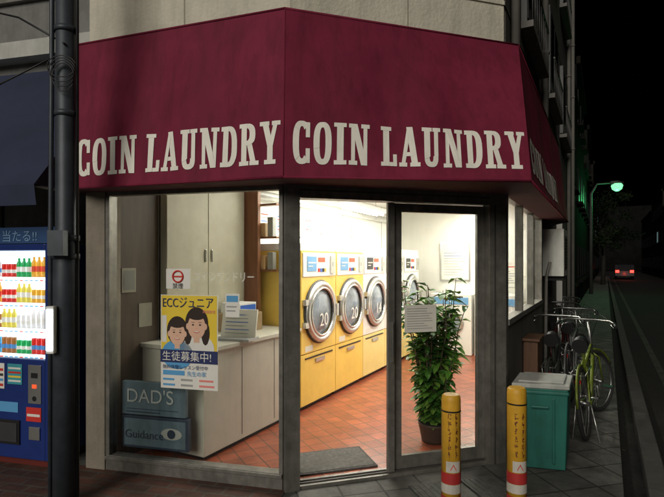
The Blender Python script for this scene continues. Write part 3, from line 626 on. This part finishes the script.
bicycle((2.13,4.86),(2.13+.5,4.86+.866),('graphite',(.04,.045,.04)),.02,-.15,False)
bicycle((2.30,4.50),(2.30+.56,4.50+.83),('olive',(.13,.17,.02)),.10,-.38,False)
bicycle((2.75,5.75),(3.3,6.60),('silver',(.16,.16,.16)),.06,-.3,True)
bicycle((3.05,6.75),(3.60,7.60),('dark_red',(.07,.015,.015)),.08,.2,True)
bicycle((3.5,7.9),(4.05,8.8),('black',(.03,.03,.03)),-.05,.3,True)
# ---------------------------------------------------------------- far street
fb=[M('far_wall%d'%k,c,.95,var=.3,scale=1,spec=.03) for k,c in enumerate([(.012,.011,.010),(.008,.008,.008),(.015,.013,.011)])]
fwin=M('far_window_dark',(.007,.008,.009),.5,spec=.1); flit=M('far_window_lit',(.3,.25,.15),.5,emit=.22,ecol=(1,.75,.4),spec=.1); flit2=M('far_window_cool',(.1,.1,.1),.5,emit=.12,ecol=(.5,.8,.8),spec=.1)
def farbuild(t0,t1,w0,w1,h,k):
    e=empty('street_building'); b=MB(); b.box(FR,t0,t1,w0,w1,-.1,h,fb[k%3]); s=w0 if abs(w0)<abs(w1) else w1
    sgn=1 if w1>0 else -1; pos=min(w0,w1) if sgn>0 else max(w0,w1); o=-.02*sgn
    b.box(FR,t0-.05,t1+.05,pos-.12 if sgn>0 else pos-.01,pos+.01 if sgn>0 else pos+.12,h,h+.25,fb[(k+1)%3])
    z=1.0
    while z<h-1.4:
        u=t0+.6
        while u<t1-1.2:
            m=random.choices([fwin,flit,flit2],[.93,.04,.03])[0]
            b.box(FR,u,u+1.1,min(pos,pos+o*2),max(pos,pos+o*2),z,z+1.2,m); b.box(FR,u-.1,u+1.2,min(pos,pos+o*9),max(pos,pos+o*9),z-.12,z-.04,fb[(k+2)%3])
            u+=2.2
        z+=2.8
    b.make('facade',e)
t=9.2; k=0
for L_,h in ((6,6.5),(7,8.5),(5,6),(8,9),(9,7),(12,10),(16,8),(20,9)):
    farbuild(t,t+L_-.3,.15,8,h,k); t+=L_; k+=1
t=2; 
for L_,h in ((8,7),(7,6),(9,8.5),(8,5.5),(10,8),(14,7),(14,9),(20,8)):
    farbuild(t,t+L_-.3,-6.0,-14,h,k); t+=L_; k+=1
b=MB(); e=empty('street_building'); b.box(FR,104,110,-14,8,0,12,fb[1]); b.make('facade',e)
slm=empty('street_lamp'); b=MB(); px,py=12.95,25.0; hx,hz=14.25,5.35; pd=M('lamp_post',(.05,.055,.05),.6,.4)
b.tube([(px,py,-.1),(px,py,3),(px,py,5.0),(px+.3,py,5.5),(hx-.3,py,5.55)],[.09,.08,.06,.04,.035],pd,12); b.tube([(hx-.35,py,5.56),(hx,py,5.56),(hx+.3,py,5.55)],[.08,.12,.07],pd,12); b.make('post',slm)
b=MB(); bm_=M('green_lamp_bulb',(.02,.1,.05),.4,emit=1.25,ecol=(.28,1,.48))
b.tube([(hx,py,5.52),(hx,py,5.42),(hx,py,5.24),(hx,py,5.14)],[.20,.27,.22,.08],bm_,18); b.make('bulb',slm)
ld=bpy.data.lights.new('lamp','POINT'); ld.energy=110; ld.color=(.12,1,.32); ld.shadow_soft_size=.25; lo=bpy.data.objects.new('lamp',ld); scene.collection.objects.link(lo); lo.location=(hx,py,4.7); lo.parent=slm
def tree(x,y,h,cr,seed):
    rn=random.Random(seed); e=empty('street_tree'); b=MB(); bk_=M('tree_bark',(.02,.016,.012),.95)
    b.tube([(x,y,-.1),(x+.05,y,h*.3),(x,y+.1,h*.55),(x,y,h*.9)],[.16,.12,.08,.02],bk_,10); cl=[]
    for k in range(12):
        a=rn.uniform(0,6.28); z=h*rn.uniform(.3,.7); L_=cr*rn.uniform(.5,1); p2=(x+L_*math.cos(a),y+L_*math.sin(a),z+rn.uniform(.4,1.3))
        b.tube([(x,y,z),((x+p2[0])/2,(y+p2[1])/2,(z+p2[2])/2+.2),p2],[.05,.035,.01],bk_,6); cl.append(p2)
    for k in range(14): cl.append((x+rn.gauss(0,cr*.45),y+rn.gauss(0,cr*.45),h*rn.uniform(.5,1)))
    b.make('trunk_and_limbs',e); b=MB(); tm=[M('tree_leaf%d'%k,c,.9,spec=.05) for k,c in enumerate([(.010,.016,.008),(.006,.010,.005),(.014,.022,.010)])]
    for c in cl:
        s_=rn.uniform(.35,.75); m=rn.choice(tm)
        for k in range(110):
            p=Vector((c[0]+rn.gauss(0,s_*.5),c[1]+rn.gauss(0,s_*.5),c[2]+rn.gauss(0,s_*.4))); d1=Vector((rn.uniform(-1,1),rn.uniform(-1,1),rn.uniform(-1,1))).normalized(); d2=d1.cross(Vector((rn.random(),rn.random(),rn.random()))).normalized()
            b.face([p,p+d1*.10+d2*.05,p+d1*.2,p+d1*.10-d2*.05],m)
    b.make('crown',e,recalc=False)
p=FR.p(36,-.6,0); tree(p.x,p.y,6.2,1.5,3)
car=empty('parked_car'); cp=FR.p(52,-1.6,-.11); F8=Fr((cp.x,cp.y,-.11),(r[1],-r[0]),r); cpm=M('car_paint',(.015,.015,.018),.4); b=MB()
prof=[(0,.35),(.02,.85),(.25,.95),(.6,1.42),(2.0,1.48),(2.9,.98),(3.9,.85),(4.1,.5),(4.1,.3)]
for s_ in (0,1.6):
    b.face([F8.p(s_,w_,z_) for w_,z_ in prof],cpm)
for a_,b2_ in zip(prof,prof[1:]+prof[:1]): b.face([F8.p(0,a_[0],a_[1]),F8.p(1.6,a_[0],a_[1]),F8.p(1.6,b2_[0],b2_[1]),F8.p(0,b2_[0],b2_[1])],cpm)
b.face([F8.p(.15,.30,1.05),F8.p(1.45,.30,1.05),F8.p(1.35,.56,1.39),F8.p(.25,.56,1.39)],dg)
for s_ in (.0,1.42):
    for w_ in (.8,3.3): b.tube([F8.p(s_,w_,.31),F8.p(s_+.18,w_,.31)],.31,rubber,20)
tl=M('tail_lamp',(.8,.02,.01),.3,emit=6,ecol=(1,.03,.02)); b.box(F8,.03,.34,-.02,.0,.68,.92,tl); b.box(F8,1.26,1.57,-.02,0,.68,.92,tl)
b.make('body',car)
ld=bpy.data.lights.new('tail_glow','POINT'); ld.energy=10; ld.color=(1,.05,.03); lo=bpy.data.objects.new('tail_glow',ld); scene.collection.objects.link(lo); lo.location=F8.p(.8,-.5,.6); lo.parent=car
# ---------------------------------------------------------------- unseen street lamp stand-in + sky
el=math.radians(27); az=Vector((.40,.86,0)).normalized()
tr=Vector((az.x*math.cos(el),az.y*math.cos(el),-math.sin(el)))
sd_=bpy.data.lights.new('unseen_lamp_sun','SUN'); sd_.energy=1.7; sd_.angle=math.radians(32); sd_.color=(1,.94,.84)  # night: stands in for an unseen street lamp behind the camera
so=bpy.data.objects.new('unseen_lamp_sun',sd_); scene.collection.objects.link(so); so.rotation_euler=tr.to_track_quat('-Z','Y').to_euler()
w=bpy.data.worlds.new('World'); scene.world=w; w.use_nodes=True; nt=w.node_tree
sk=nt.nodes.new('ShaderNodeTexSky'); sk.sky_type='NISHITA'; sk.sun_disc=False; sk.sun_elevation=math.radians(-8); sk.sun_rotation=math.atan2(-az.x,-az.y)
nt.links.new(sk.outputs[0],nt.nodes['Background'].inputs[0]); nt.nodes['Background'].inputs[1].default_value=.03
cd=bpy.data.cameras.new('camera'); cam=bpy.data.objects.new('camera',cd); scene.collection.objects.link(cam); scene.camera=cam
cam.location=(0,0,1.6); cam.rotation_euler=(math.radians(90),0,0); cd.sensor_width=36; cd.lens=500/664*36; cd.shift_y=13.5/664; cd.clip_end=1500; cd.clip_start=.05
scene.view_settings.view_transform='Standard'; scene.view_settings.look='None'; scene.view_settings.exposure=0
